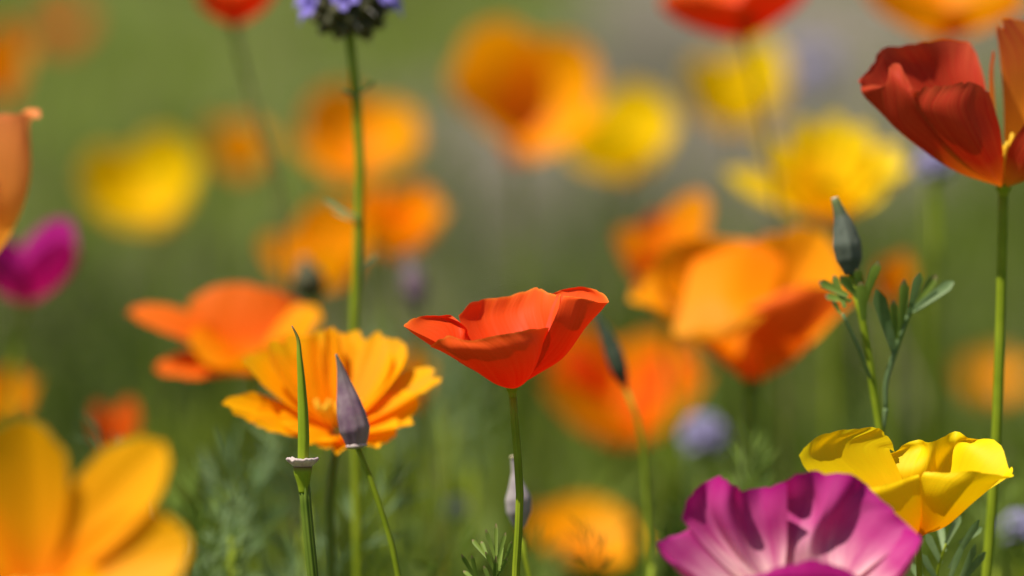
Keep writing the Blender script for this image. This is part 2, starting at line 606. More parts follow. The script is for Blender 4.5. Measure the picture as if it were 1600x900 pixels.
def fh(x, y):
    h = 0.10 + 0.14 * rng.random()
    return min(h, 0.19) if y < 1.7 else h * max(.5, min(1, 1.9 - .45 * y))


V, F = place_feathers(scatter(2300, 1.35, 4.2, 0.22), fh)
tag(mesh_obj('feathery_foliage', V, F, M['foliage']), 'low feathery green poppy foliage covering the meadow floor', 'foliage', kind='stuff')
build_blades('meadow_grass', 18000, 1.6, 9.0, .03, .15, .0018, M['grass'], 'fine green grass growing all over the meadow', 'grass')
build_blades('dry_grass', 2500, 1.9, 7.5, .05, .24, .0012, M['straw'], 'scattered dry straw stalks among the green grass', 'dry grass')

# ------------------------------------------------------------------ poppies
def poppy(cx, cy, d, stem, label, drift=(0, 0), stem_r=5.2, group=None, mat='stem', receptacle=True, segs=12, ribs=0, name='poppy'):
    """Root on the ground, stem up to the flower base at pixel (cx, cy), distance d."""
    path, g = stem_path([(cx, cy)] + stem, d, drift)
    root = thing(name, g, label, 'flower', group)
    k = unit(d)
    tube('stem', path, [stem_r * k * 1.0, stem_r * k, stem_r * k * 1.15, stem_r * k * 1.3], M[mat], root, segs=segs, n=36, ribs=ribs, rib_amp=.17 if ribs else 0)
    if receptacle:
        a = np.array(path[0])
        dn = np.array(path[1]) - a
        dn /= np.linalg.norm(dn)
        tube('receptacle', [a + dn * 16 * k, a + dn * 5 * k, a - dn * 2 * k, a - dn * 6 * k], [stem_r * k * 1.02, stem_r * k * 1.25, stem_r * k * 1.9, stem_r * k * 1.3], M[mat], root, segs=14)
    return root, frame(cx, cy, d)


def stamens(root, T, n, axis, length, spread, base=(0, 4, 0), seed=0, split=True):
    r = random.Random(seed)
    axis = np.array(axis, float)
    axis /= np.linalg.norm(axis)
    for i in range(n):
        a = i * 2.4 + r.random()
        s = spread * math.sqrt((i + .5) / n)
        off = np.array([math.cos(a), 0, math.sin(a)]) * s
        p0 = np.array(base) + off * .25
        p1 = p0 + axis * length * r.uniform(.8, 1.1) + off
        st = tube('stamen', [T(p0), T((p0 + p1) / 2 + off * .1), T(p1)], [.0004, .0005, .0009, .0009, .0005], M['stamen'], root, segs=6, n=7)


def cup_flower(root, T, mat, R, H, axis=(0, 1, 0.15), n=4, phase=0.0, width=1.45, bowl=0.7, seed=0, ruffle=5, cup=.25, curl=0.0, jit=.12, pleat=0, pfreq=6, roundness=.25, squash=1.0):
    """Petals set round a flower axis (px units, z towards the camera)."""
    r = random.Random(seed)
    ax = np.array(axis, float)
    ax /= np.linalg.norm(ax)
    e1 = np.cross(ax, (0, 0, 1.0))
    e1 /= np.linalg.norm(e1)
    e2 = np.cross(e1, ax)
    for k in range(n):
        a = phase + 2 * math.pi * k / n + r.uniform(-jit, jit)
        dr = math.cos(a) * e1 + math.sin(a) * e2
        rr = R * r.uniform(1 - jit, 1 + jit)
        hh = H * r.uniform(1 - jit * 1.5, 1 + jit * 1.5)
        b = dr * R * .04 + ax * (3 + .6 * (k % 2))
        c = dr * rr * bowl + ax * hh * .18
        t = dr * rr * (1 + curl) + ax * hh
        petal_fan('petal', b, c, t, width * R * r.uniform(.92, 1.08), ax - dr * .5, T, M[mat], root, seed=seed * 9 + k, cup=cup, ruffle=ruffle, pleat=pleat, pfreq=pfreq, roundness=roundness)


# --- scarlet poppy in focus
root, T = poppy(800, 605, 1.5, [(806, 680), (812, 760), (806, 900)], 'scarlet orange poppy with a wide cup on a straight green stem', (0.004, .01), 5.4, segs=24, ribs=8)
petal_net('petal', [                                                  # back
    [(-6, 5, -4), (-2, 5, -6), (3, 5, -6), (7, 5, -4)],
    [(-38, 36, -22), (-14, 34, -46), (14, 36, -48), (36, 40, -24)],
    [(-66, 70, -42), (-36, 68, -80), (10, 72, -88), (44, 78, -70), (66, 84, -40)],
    [(-80, 98, -58), (-52, 106, -98), (-5, 112, -112), (36, 122, -104), (74, 122, -64)],
    [(-84, 112, -62), (-66, 131, -88), (-47, 137, -106), (-21, 139, -116), (8, 146, -120), (28, 152, -118), (42, 156, -112), (56, 149, -104), (76, 146, -80)],
], T, M['scarlet'], root, seed=1, ruffle=3.0, crease=1.6)
petal_net('petal', [                                                  # left, a trough with a pointed end
    [(-5, 3, 5), (-7, 3, 0), (-5, 5, -5)],
    [(-34, 20, 30), (-40, 18, 2), (-34, 34, -30)],
    [(-78, 48, 46), (-84, 42, 6), (-66, 76, -44)],
    [(-118, 71, 48), (-124, 66, 10), (-92, 100, -46), (-72, 92, -30)],
    [(-148, 86, 34), (-154, 86, 8), (-124, 108, -36), (-92, 110, -44)],
    [(-164, 94, 14), (-169, 96, 4), (-152, 109, -14), (-122, 112, -34), (-98, 112, -42)],
], T, M['scarlet'], root, seed=2, ruffle=1.4)
petal_net('petal', [                                                  # right
    [(6, 4, 8), (10, 3, 2), (8, 6, -6)],
    [(34, 38, 44), (40, 20, 12), (30, 36, -34)],
    [(52, 78, 62), (76, 46, 22), (84, 62, -24), (50, 86, -60)],
    [(66, 108, 64), (98, 92, 44), (116, 96, 2), (96, 120, -54), (62, 124, -76)],
    [(76, 134, 56), (106, 134, 46), (140, 122, 14), (134, 136, -28), (108, 150, -62), (70, 144, -84)],
    [(80, 143, 50), (108, 140, 44), (132, 134, 30), (152, 133, 4), (142, 147, -22), (124, 155, -42), (104, 158, -60), (80, 153, -78), (62, 146, -86)],
], T, M['scarlet'], root, seed=3, ruffle=1.8, crease=1.6)
petal_net('petal', [                                                  # front
    [(-8, 2, 4), (-3, -1, 7), (3, -1, 7), (8, 2, 5)],
    [(-42, 17, 22), (-26, 6, 44), (0, 1, 52), (20, 8, 46), (32, 24, 28)],
    [(-76, 36, 34), (-52, 30, 74), (-8, 26, 90), (30, 36, 76), (46, 54, 44)],
    [(-106, 54, 44), (-84, 58, 88), (-28, 58, 112), (26, 66, 98), (54, 78, 54)],
    [(-127, 63, 48), (-112, 76, 64), (-100, 81, 78), (-84, 77, 92), (-69, 74, 100), (-42, 78, 112), (-13, 83, 114), (12, 88, 106), (36, 92, 92), (58, 93, 66)],
], T, M['scarlet'], root, seed=4, ruffle=1.6, crease=1.8)
stamens(root, T, 10, (0, 1, 0), 44, 22, seed=1)
# little feathery leaf growing by its stem
lf = [((770, 962), (775, 868)), ((775, 884), (775, 818)), ((776, 880), (759, 827)), ((776, 880), (790, 832)), ((776, 900), (758, 862)), ((762, 872), (738, 843)), ((764, 876), (752, 846)),
      ((776, 902), (792, 872)), ((788, 878), (800, 846)), ((780, 892), (784, 850)), ((770, 940), (744, 904)), ((748, 910), (721, 866)), ((746, 906), (737, 868)), ((750, 914), (724, 892)), ((772, 925), (756, 884))]
sb = at(770, 960, 1.505)
stalk = tube('leaf_stalk', [sb, to_ground(sb, (.006, .01)) * .5 + sb * .5, to_ground(at(806, 900, 1.5), (.008, .012))], [.0011, .0014, .0016], M['stem'], root, segs=8)
for i, (a, b) in enumerate(lf):
    v, f, uv = blade_geo(at(*a, 1.503 + .002 * (i % 3)), at(*b, 1.500 + .004 * ((i * 7) % 4)), 9.5 * unit(1.5), (.3 * math.sin(i * 2.1), -1, .25), bend=.1 * math.sin(i), na=9, swell=.16)
    mesh_obj('leaflet', v, f, M['leaf'], stalk, uv)

# --- tall crimson poppy
root, T = poppy(1568, 292, 1.555, [(1566, 400), (1562, 560), (1554, 740), (1542, 900)], 'tall dark red poppy with an orange heart and a deep open cup', (-.012, .01), 7.2, segs=20, ribs=7)
petal_net('petal', [                                                  # back left
    [(-6, 5, -4), (0, 5, -8), (4, 6, -5)],
    [(-58, 52, -26), (-30, 50, -50), (-6, 56, -30)],
    [(-120, 116, -44), (-70, 112, -86), (-16, 116, -52)],
    [(-188, 166, -36), (-100, 184, -94), (-24, 166, -66)],
    [(-212, 180, -16), (-200, 204, -30), (-182, 219, -45), (-138, 226, -70), (-113, 231, -84), (-61, 233, -94), (-42, 224, -88), (-29, 190, -74)],
], T, M['crimson'], root, seed=11, ruffle=4, crease=2)
petal_net('petal', [                                                  # far left, folded lip
    [(-8, 3, 6), (-9, 2, 0), (-7, 6, -6)],
    [(-60, 38, 34), (-70, 22, 4), (-58, 50, -28)],
    [(-106, 84, 58), (-128, 58, 8), (-120, 112, -40)],
    [(-136, 124, 66), (-170, 98, 20), (-190, 122, -8), (-172, 168, -38)],
    [(-150, 146, 64), (-170, 158, 54), (-190, 150, 34), (-222, 146, 4), (-206, 178, -20), (-186, 206, -36)],
    [(-146, 150, 60), (-166, 190, 40), (-182, 190, 44), (-180, 160, 44), (-204, 158, 26), (-227, 163, 0), (-208, 187, -20), (-184, 216, -38)],
], T, M['crimson'], root, seed=12, ruffle=1.5, nu=44)
petal_net('petal', [                                                  # front left
    [(-9, 2, 6), (-4, -1, 10), (0, 2, 8)],
    [(-56, 28, 22), (-24, 16, 44), (-2, 36, 26)],
    [(-112, 80, 44), (-92, 74, 66), (-50, 66, 84), (-8, 82, 48)],
    [(-142, 126, 54), (-124, 118, 78), (-76, 122, 102), (-18, 116, 66)],
    [(-147, 144, 72), (-128, 154, 86), (-98, 156, 100), (-69, 160, 102), (-47, 156, 92), (-29, 145, 78)],
], T, M['crimson'], root, seed=13, ruffle=1.5)
petal_net('petal', [                                                  # narrow one seen on edge
    [(-4, 6, -10), (-2, 6, -14)],
    [(-14, 70, -20), (-4, 74, -46)],
    [(-20, 130, -26), (-7, 136, -70)],
    [(-20, 180, -30), (-9, 184, -78)],
    [(-15, 212, -34), (-10, 215, -56), (-7, 206, -76)],
], T, M['flame'], root, seed=14, ruffle=1)
petal_net('petal', [                                                  # back right
    [(0, 5, -6), (6, 5, -9), (10, 4, -5)],
    [(4, 60, -40), (34, 56, -58), (66, 52, -30)],
    [(6, 130, -70), (64, 126, -100), (126, 116, -56)],
    [(2, 200, -84), (84, 206, -112), (172, 180, -62)],
    [(-4, 252, -88), (8, 268, -96), (50, 262, -112), (120, 246, -100), (196, 214, -58)],
], T, M['flame'], root, seed=15, ruffle=3)
petal_net('petal', [                                                  # front right
    [(0, 2, 8), (5, -1, 9), (10, 3, 4)],
    [(0, 36, 36), (30, 14, 46), (66, 26, 26)],
    [(6, 66, 60), (66, 54, 84), (122, 76, 40)],
    [(26, 96, 80), (96, 112, 98), (174, 120, 44)],
    [(36, 112, 84), (66, 138, 92), (120, 152, 96), (186, 150, 54), (212, 156, 20)],
], T, M['crimson'], root, seed=16, ruffle=2)
stamens(root, T, 16, (.12, 1, .1), 74, 30, seed=2)

# --- magenta poppy
root, T = poppy(1240, 965, 1.425, [(1243, 1040), (1248, 1120)], 'magenta pink poppy with pale streaked petals in front of the yellow poppy', (.01, .02), 7, segs=16)
petal_net('petal', [                                                  # back left
    [(-8, 4, -4), (-3, 5, -6), (3, 5, -6)],
    [(-80, 56, -18), (-48, 56, -44), (-12, 58, -40)],
    [(-132, 104, -30), (-104, 108, -66), (-84, 106, -46), (-50, 108, -74), (-8, 112, -56)],
    [(-164, 140, -36), (-134, 162, -74), (-104, 166, -46), (-60, 156, -82), (-8, 168, -52)],
    [(-176, 152, -34), (-160, 190, -52), (-133, 210, -84), (-108, 219, -70), (-94, 205, -44), (-70, 197, -80), (-37, 202, -84), (-8, 211, -44)],
], T, M['magenta'], root, seed=21, ruffle=5, crease=5)
petal_net('petal', [                                                  # back right
    [(-2, 5, -6), (4, 5, -6), (9, 4, -4)],
    [(-22, 60, -58), (44, 58, -50), (84, 50, -16)],
    [(-32, 118, -88), (26, 114, -60), (66, 112, -84), (136, 88, -24)],
    [(-36, 176, -96), (32, 172, -86), (58, 170, -62), (110, 162, -80), (176, 116, -30)],
    [(-32, 196, -100), (-4, 214, -64), (24, 224, -76), (48, 226, -90), (86, 222, -70), (117, 207, -84), (148, 178, -70), (170, 155, -54), (197, 128, -26)],
], T, M['magenta'], root, seed=22, ruffle=5, crease=5)
petal_net('petal', [                                                  # left
    [(-6, 3, 6), (-9, 3, 0), (-6, 4, -4)],
    [(-74, 22, 52), (-88, 28, 12), (-66, 62, -40)],
    [(-130, 48, 82), (-158, 62, 30), (-116, 110, -56)],
    [(-160, 72, 92), (-200, 96, 44), (-146, 142, -62)],
    [(-170, 78, 88), (-194, 96, 68), (-214, 118, 40), (-198, 124, 6), (-168, 130, -58)],
], T, M['magenta'], root, seed=23, ruffle=2)
petal_net('petal', [                                                  # right
    [(6, 3, 6), (9, 3, 0), (6, 4, -4)],
    [(70, 14, 50), (92, 22, 10), (66, 56, -46)],
    [(112, 36, 80), (150, 52, 24), (112, 104, -66)],
    [(130, 52, 92), (176, 80, 40), (150, 124, -64)],
    [(140, 56, 90), (166, 80, 66), (186, 104, 38), (199, 126, 4), (172, 140, -56)],
], T, M['magenta'], root, seed=24, ruffle=2)
petal_net('petal', [                                                  # front
    [(-7, 2, 5), (0, 0, 8), (7, 2, 5)],
    [(-56, 10, 44), (0, 0, 64), (54, 8, 44)],
    [(-100, 34, 78), (0, 24, 110), (96, 30, 80)],
    [(-130, 52, 96), (-60, 62, 120), (0, 66, 124), (60, 62, 116), (120, 44, 98)],
    [(-140, 58, 96), (-70, 70, 116), (-30, 84, 120), (20, 96, 118), (60, 88, 112), (128, 50, 98)],
], T, M['magenta_deep'], root, seed=25, ruffle=2)
stamens(root, T, 14, (0, 1, .1), 60, 34, seed=3)

# --- yellow poppy behind it
root, T = poppy(1434, 838, 1.485, [(1436, 870), (1438, 960)], 'bright yellow poppy with ruffled petals behind the magenta poppy', (.01, .01), 5.2)
petal_net('petal', [                                                  # left
    [(-4, 3, 5), (-5, 3, 0), (0, 6, -6)],
    [(-70, 34, 30), (-54, 48, -14), (-10, 52, -30)],
    [(-134, 66, 46), (-100, 92, -22), (-24, 96, -50)],
    [(-176, 104, 44), (-140, 138, -20), (-40, 132, -58)],
    [(-188, 126, 36), (-172, 144, 18), (-147, 160, -10), (-113, 166, -34), (-72, 169, -52), (-53, 165, -60), (-39, 150, -62), (-32, 130, -60)],
], T, M['yellow'], root, seed=31, ruffle=3, crease=2)
petal_net('petal', [                                                  # back right, ruffled
    [(0, 5, -6), (5, 5, -6), (8, 4, -3)],
    [(-34, 58, -48), (20, 56, -46), (56, 40, -16)],
    [(-58, 96, -70), (14, 102, -46), (46, 100, -74), (98, 64, -8)],
    [(-66, 116, -76), (6, 136, -72), (24, 130, -48), (64, 142, -84), (84, 134, -56), (132, 86, 0)],
    [(-62, 124, -78), (-31, 131, -68), (-16, 143, -72), (7, 149, -76), (20, 145, -48), (40, 153, -62), (65, 162, -90), (84, 153, -58), (104, 150, -72), (124, 149, -56), (139, 134, -30), (149, 98, 6)],
], T, M['yellow'], root, seed=32, ruffle=1.2, crease=2)
petal_net('petal', [                                                  # front right
    [(-2, 2, 6), (6, 0, 7), (9, 3, 2)],
    [(-4, 36, 40), (26, 20, 36), (44, 16, 4)],
    [(-6, 70, 62), (44, 56, 70), (84, 52, 16)],
    [(0, 94, 70), (64, 84, 82), (118, 82, 26)],
    [(6, 103, 66), (40, 102, 78), (80, 104, 80), (118, 98, 58), (147, 94, 18), (148, 108, -20)],
], T, M['yellow'], root, seed=33, ruffle=.8)
petal_net('petal', [                                                  # front left, mostly behind the magenta flower
    [(-7, 2, 5), (-2, 0, 8), (3, 2, 7)],
    [(-58, 20, 30), (-28, 10, 50), (2, 30, 42)],
    [(-110, 50, 46), (-54, 38, 82), (0, 66, 64)],
    [(-146, 82, 50), (-78, 66, 96), (-2, 92, 72)],
    [(-150, 92, 44), (-80, 80, 92), (-4, 100, 70)],
], T, M['yellow'], root, seed=34, ruffle=2)
stamens(root, T, 10, (0, 1, .1), 52, 26, seed=4)
# divided leaf on its stem
k = unit(1.53)
stalk = tube('leaf_stalk', [at(1470, 960, 1.535), at(1464, 905, 1.535), at(1478, 850, 1.53)], [2.6 * k, 2.4 * k, 1.8 * k], M['stem'], root, segs=8)
for i, (a, b) in enumerate([((1470, 880), (1446, 832)), ((1466, 910), (1440, 866)), ((1478, 850), (1500, 806)), ((1476, 862), (1470, 822)), ((1484, 888), (1530, 812)), ((1490, 930), (1524, 850)),
                            ((1500, 850), (1534, 824)), ((1455, 930), (1424, 880)), ((1480, 910), (1502, 850)), ((1500, 910), (1540, 862))]):
    v, f, uv = blade_geo(at(*a, 1.535), at(*b, 1.522 + .006 * (i % 4)), 14 * k, (.35 * math.sin(i * 1.7), -1, .3), bend=.14 * math.sin(i * 2), na=8)
    mesh_obj('leaflet', v, f, M['leaf_blue'], stalk, uv)

# --- pleated orange poppy behind the seed pod
root, T = poppy(527, 690, 1.60, [(517, 760), (518, 900)], 'fully open orange poppy with many pleated petals behind the seed pod', (.004, .02), 6.5, mat='stem_dark')
E = [  # tip x, y, z, width, lift
    (-176, 60, 66, 78, -14), (-148, 136, 6, 96, -4), (-92, 166, -50, 124, 6), (-24, 172, -66, 104, 10), (-12, 182, -36, 34, 16),
    (48, 174, -62, 124, 10), (98, 158, -34, 100, 6), (160, 106, 20, 104, -2), (126, 44, 76, 120, -20), (80, 0, 104, 106, -34), (-4, -12, 118, 76, -40), (-60, 12, 104, 116, -30), (-126, 32, 92, 92, -22)]
for i, (x, y, z, w, lift) in enumerate(E):
    tip = np.array([x, y, z], float)
    b = np.array([0, 14, 0]) + tip * .05
    c = np.array([0, 14, 0]) + (tip - np.array([0, 14, 0])) * .5 + np.array([0, -8 + lift * -.35, 0])
    petal_fan('petal', b, c, tip, w, (-x * .3, 120, 70), T, M['gold'], root, seed=40 + i, cup=.3, ruffle=7, pleat=2.6, pfreq=3.6 + (i * 1.3) % 2.6, roundness=.26, notch=.05 * (i % 3))
stamens(root, T, 16, (0, .9, .5), 46, 34, base=(0, 22, 10), seed=5)

# --- big soft golden poppy close to the lens
root, T = poppy(52, 940, 1.28, [(54, 1010), (56, 1100)], 'large golden orange poppy with broad soft petals, low beside the feathery leaves', (.01, .02), 6.5)
for i, (tip, w, c) in enumerate([((-30, 284, -20), 140, (-10, 150, -40)), ((206, 240, -10), 136, (84, 130, -36)), ((246, 88, 40), 150, (120, 60, 10)), ((-190, 130, 10), 180, (-90, 50, -10)), ((-70, -20, 110), 170, (-30, -12, 50)), ((90, -30, 110), 170, (50, -20, 50))]):
    petal_fan('petal', (tip[0] * .04, 4, tip[2] * .04), c, tip, w, (-.3 * tip[0], 60, 150), T, M['gold'], root, seed=60 + i, cup=.22, ruffle=5, roundness=.22, pleat=1.5)
stamens(root, T, 12, (0, .5, .8), 50, 30, seed=6)

# --- open orange poppy left of centre
root, T = poppy(400, 580, 1.76, [(398, 640), (396, 760), (400, 900)], 'flat open orange poppy with drooping left petal, above the pleated poppy', (.0, .02), 6)
for i, (tip, c, w, m) in enumerate([((-196, 94, 20), (-90, 70, 20), 100, 'deep_orange'), ((-150, 4, 70), (-70, 10, 50), 70, 'deep_orange'), ((-6, 134, -60), (-20, 70, -50), 190, 'deep_orange'),
                                     ((96, 98, 0), (50, 50, 0), 120, 'orange'), ((20, 40, 110), (5, -6, 70), 150, 'orange'), ((-100, 60, 60), (-50, 16, 50), 130, 'orange')]):
    petal_fan('petal', (tip[0] * .04, 4, tip[2] * .04), c, tip, w, (-.3 * tip[0], 120, 60), T, M[m], root, seed=70 + i, cup=.12, ruffle=8)

# --- large orange poppy right of centre
root, T = poppy(1175, 598, 1.78, [(1176, 660), (1178, 760), (1180, 900)], 'broad orange poppy with a folded-over front petal beside the leafy green bud', (.0, .02), 8, mat='stem_dark')
petal_net('petal', [[(-6, 4, -4), (0, 4, -8), (6, 4, -4)], [(-70, 70, -30), (-20, 60, -70), (50, 70, -40)], [(-140, 150, -40), (-60, 160, -100), (30, 150, -60)],
                    [(-160, 176, -30), (-130, 214, -70), (-90, 226, -90), (-20, 226, -100), (30, 214, -70)]], T, M['orange'], root, seed=81, ruffle=5, crease=3)
petal_net('petal', [[(0, 4, -6), (6, 4, -8), (10, 4, -2)], [(10, 80, -50), (60, 70, -70), (80, 50, -10)], [(10, 160, -70), (80, 170, -110), (140, 110, -20)],
                    [(0, 220, -80), (50, 244, -110), (110, 240, -110), (140, 200, -80), (160, 128, -20)]], T, M['orange'], root, seed=82, ruffle=5, crease=3)
petal_net('petal', [[(4, 2, 6), (10, 2, 0), (6, 4, -6)], [(10, 30, 50), (60, 34, 30), (70, 50, -20)], [(-6, 80, 90), (80, 80, 70), (120, 100, 0)],
                    [(-10, 110, 100), (70, 130, 90), (150, 130, 30), (160, 140, -20)], [(-14, 116, 96), (60, 150, 84), (120, 150, 64), (165, 134, 20), (160, 150, -20)]], T, M['deep_orange'], root, seed=83, ruffle=4)
petal_net('petal', [[(-8, 2, 6), (-8, 2, 0), (-4, 4, -6)], [(-36, 34, 40), (-70, 50, 20), (-60, 70, -30)], [(-70, 74, 70), (-120, 90, 40), (-130, 130, -30)],
                    [(-84, 92, 80), (-150, 112, 50), (-180, 140, -10), (-150, 180, -40)], [(-78, 96, 90), (-120, 112, 80), (-170, 120, 50), (-192, 132, 10), (-176, 160, -20)]], T, M['orange'], root, seed=84, ruffle=4)
petal_net('petal', [[(-40, 200, -70), (0, 214, -80), (40, 200, -70)], [(-90, 190, -10), (-20, 206, -14), (50, 190, -30)], [(-110, 130, 60), (-40, 140, 70), (30, 130, 50)],
                    [(-126, 84, 100), (-50, 92, 110), (-10, 104, 104), (20, 110, 90)], [(-120, 74, 108), (-60, 70, 116), (-16, 78, 112)]], T, M['orange'], root, seed=85, ruffle=4)
# --- half-hidden orange poppy behind it
root, T = poppy(1040, 462, 2.0, [(1046, 560), (1050, 720)], 'smaller deep orange poppy tucked behind the broad folded poppy', (0, .02), 6)
for i, (tip, c, w, m) in enumerate([((62, 156, 0), (30, 90, -30), 90, 'orange'), ((-70, 106, 10), (-40, 40, 10), 100, 'orange'), ((10, 130, -40), (0, 70, -50), 100, 'deep_orange'), ((-20, 60, 70), (-16, 10, 50), 110, 'deep_orange'), ((60, 60, 60), (40, 20, 40), 100, 'deep_orange')]):
    petal_fan('petal', (tip[0] * .04, 4, tip[2] * .04), c, tip, w, (-.4 * tip[0], 60, 60 - tip[2]), T, M[m], root, seed=90 + i, cup=.35, ruffle=7)

# --- soft flowers farther back: base px, base py, distance, stem, shape ... label
SOFT = [
    (970, 690, 2.12, [(975, 760), (980, 900)], 'orange', dict(R=130, H=150, axis=(0.02, 1, .55), bowl=.75, seed=1, phase=.7, width=1.35), 'two-lobed deep orange poppy behind the dark hanging bud', 'deep_orange'),
    (905, 870, 2.05, [(905, 900), (905, 1000)], 'gold', dict(R=92, H=56, axis=(.12, 1, .5), seed=2, phase=.2, width=1.3), 'low golden orange poppy behind the grey bud', None),
    (242, 350, 2.36, [(246, 420), (250, 600)], 'lemon', dict(R=95, H=110, axis=(-.25, 1, .75), seed=3, phase=.5, width=1.5), 'round yellow poppy on the far green grass', None),
    (372, 275, 2.55, [(374, 330), (376, 480)], 'gold', dict(R=52, H=84, axis=(.1, 1, .5), seed=4, phase=.1, width=1.5), 'small pale orange poppy beside the round yellow one', None),
    (560, 270, 2.32, [(566, 330), (570, 480)], 'gold', dict(R=98, H=88, axis=(.05, 1, .7), seed=5, phase=.9, width=1.4), 'orange poppy behind the upper stem of the blue flower head', None),
    (520, 448, 2.08, [(522, 520), (524, 700)], 'gold', dict(R=84, H=110, axis=(-.3, 1, .6), seed=6, phase=.3, width=1.4), 'orange poppy low behind the stem of the blue flower head', None),
    (610, 400, 2.14, [(612, 470), (614, 660)], 'gold', dict(R=74, H=110, axis=(.25, 1, .6), seed=7, phase=.3, width=1.4), 'orange poppy with a raised petal next to the blue flower stem', 'orange'),
    (806, 205, 2.28, [(812, 300), (816, 480)], 'gold', dict(R=118, H=140, axis=(.12, .75, 1.0), seed=8, phase=.8, width=1.4), 'large golden orange poppy with a deep orange heart facing outward', None),
    (972, 275, 2.34, [(972, 350), (974, 500)], 'lemon', dict(R=92, H=110, axis=(-.05, 1, .55), seed=9, phase=.4, width=1.5), 'wide yellow cup poppy beside the large golden orange poppy', None),
    (1150, 205, 2.44, [(1152, 300), (1156, 460)], 'lemon', dict(R=82, H=118, axis=(.03, 1, .5), seed=10, phase=.6, width=1.5), 'round lemon yellow poppy under the red-orange one', None),
    (1162, 62, 1.88, [(1172, 100), (1190, 180), (1214, 330), (1222, 480)], 'scarlet', dict(R=118, H=96, axis=(-.12, 1, .15), seed=11, phase=.75, width=1.5), 'red-orange poppy high on a brown slanting stem above yellow ones', None),
    (1470, 64, 1.98, [(1464, 140), (1452, 300), (1450, 500)], 'orange', dict(R=124, H=104, axis=(.05, 1, .3), seed=12, phase=.75, width=1.5), 'high bright orange poppy behind the tall dark red one', None),
    (366, 42, 1.86, [(376, 90), (400, 180), (432, 280), (442, 420)], 'scarlet', dict(R=62, H=70, axis=(0, 1, .15), seed=13, phase=.75, width=1.5), 'small red poppy on a long thin leaning brown stem', None),
    (4, 160, 2.5, [(6, 260), (8, 420)], 'orange', dict(R=46, H=110, axis=(.0, 1, .5), seed=14, phase=.2, width=1.5), 'faint orange poppy far back above the peach petals', None),
    (100, 72, 3.3, [(100, 130), (100, 220)], 'deep_orange', dict(R=44, H=54, axis=(.0, 1, .5), seed=15, phase=.2, width=1.4), 'faint rusty poppy farthest back in the grass', None),
    (40, 476, 1.86, [(28, 540), (14, 700)], 'magenta_deep', dict(R=82, H=116, axis=(0, 1, .2), seed=16, phase=.75, width=1.5, bowl=.8), 'small magenta poppy beneath the peach petals', None),
    (12, 662, 2.02, [(12, 720), (12, 860)], 'gold', dict(R=46, H=70, axis=(.0, 1, .5), seed=17, phase=.2, width=1.5), 'small golden poppy above the large soft golden one', None),
    (180, 708, 1.94, [(182, 780), (184, 900)], 'deep_orange', dict(R=36, H=72, axis=(.0, 1, .3), seed=18, phase=.6, width=1.4, bowl=.9), 'half-closed rust orange poppy behind the large soft golden one', None),
    (1552, 618, 2.75, [(1554, 680), (1556, 760)], 'gold', dict(R=58, H=48, axis=(.0, 1, .5), seed=19, phase=.2, width=1.4), 'small golden poppy low behind the tall dark red poppy stem', None),
    (1385, 478, 2.0, [(1386, 560), (1388, 700)], 'orange', dict(R=28, H=74, axis=(.2, 1, .4), seed=20, phase=.5, width=1.4), 'narrow orange poppy behind the leafy green bud', None),
    (650, 640, 1.95, [(652, 720), (652, 860)], 'gold', dict(R=40, H=80, axis=(-.2, 1, .4), seed=21, phase=.5, width=1.3), 'small dull orange poppy behind the pleated one', 'orange'),
]
for (cx, cy, d, st, m, kw, lab, alt) in SOFT:
    dark = 'slanting' in lab or 'leaning' in lab
    root, T = poppy(cx, cy, d, st, lab, (.0, .015), 6.0 * 1.5 / d * (0.75 if dark else 1), mat='stem_brown' if dark else 'stem')
    cup_flower(root, T, m, **kw)
    if alt:
        kk = dict(kw)
        kk['R'] *= .72; kk['H'] *= .9; kk['phase'] += .8; kk['seed'] += 50
        cup_flower(root, T, alt, n=3, **kk)

# --- many-petalled yellow poppy
root, T = poppy(1290, 345, 2.02, [(1294, 400), (1300, 560), (1302, 700)], 'jagged yellow poppy with many narrow petals above the broad orange one', (0, .02), 6)
for i, (tip, w, m) in enumerate([((-160, 78, 20), 66, 'lemon'), ((-104, 134, -10), 78, 'lemon'), ((-40, 160, -30), 70, 'yellow'), ((14, 166, -20), 64, 'yellow'), ((60, 150, -10), 70, 'lemon'), ((108, 118, 10), 80, 'lemon'), ((84, 50, 50), 80, 'lemon'), ((-76, 60, 60), 90, 'yellow'), ((0, 60, 70), 90, 'yellow'), ((130, 90, -40), 60, 'lemon')]):
    petal_fan('petal', (tip[0] * .04, 4, tip[2] * .04), (tip[0] * .45, tip[1] * .3, tip[2] * .6), tip, w, (-.4 * tip[0], 80, 60), T, M[m], root, seed=110 + i, cup=.35, ruffle=5, pleat=2)

# --- peach petals at the edge, close to the lens
root, T = poppy(-40, 420, 1.39, [(-38, 520), (-36, 720), (-34, 920)], 'peach poppy with a tall curled petal above the small magenta one', (0, .02), 6.5)
petal_net('petal', [[(-4, 4, 4), (4, 4, 0), (4, 4, -6)], [(6, 40, 30), (40, 30, 10), (40, 44, -20)], [(16, 100, 44), (72, 90, 20), (66, 100, -24)],
                    [(14, 170, 40), (86, 150, 14), (72, 180, -28)], [(10, 220, 30), (78, 220, 10), (84, 238, -14), (70, 240, -30)], [(20, 240, 20), (70, 244, 12), (100, 236, 0), (98, 250, -14), (80, 252, -28)]], T, M['salmon'], root, seed=121, ruffle=3)
petal_net('petal', [[(-8, 4, -4), (0, 4, -8), (6, 4, -4)], [(-40, 50, -30), (0, 56, -50), (34, 60, -30)], [(-70, 130, -50), (0, 140, -80), (56, 140, -50)], [(-80, 190, -60), (0, 220, -90), (60, 200, -60)]], T, M['salmon'], root, seed=122, ruffle=4)
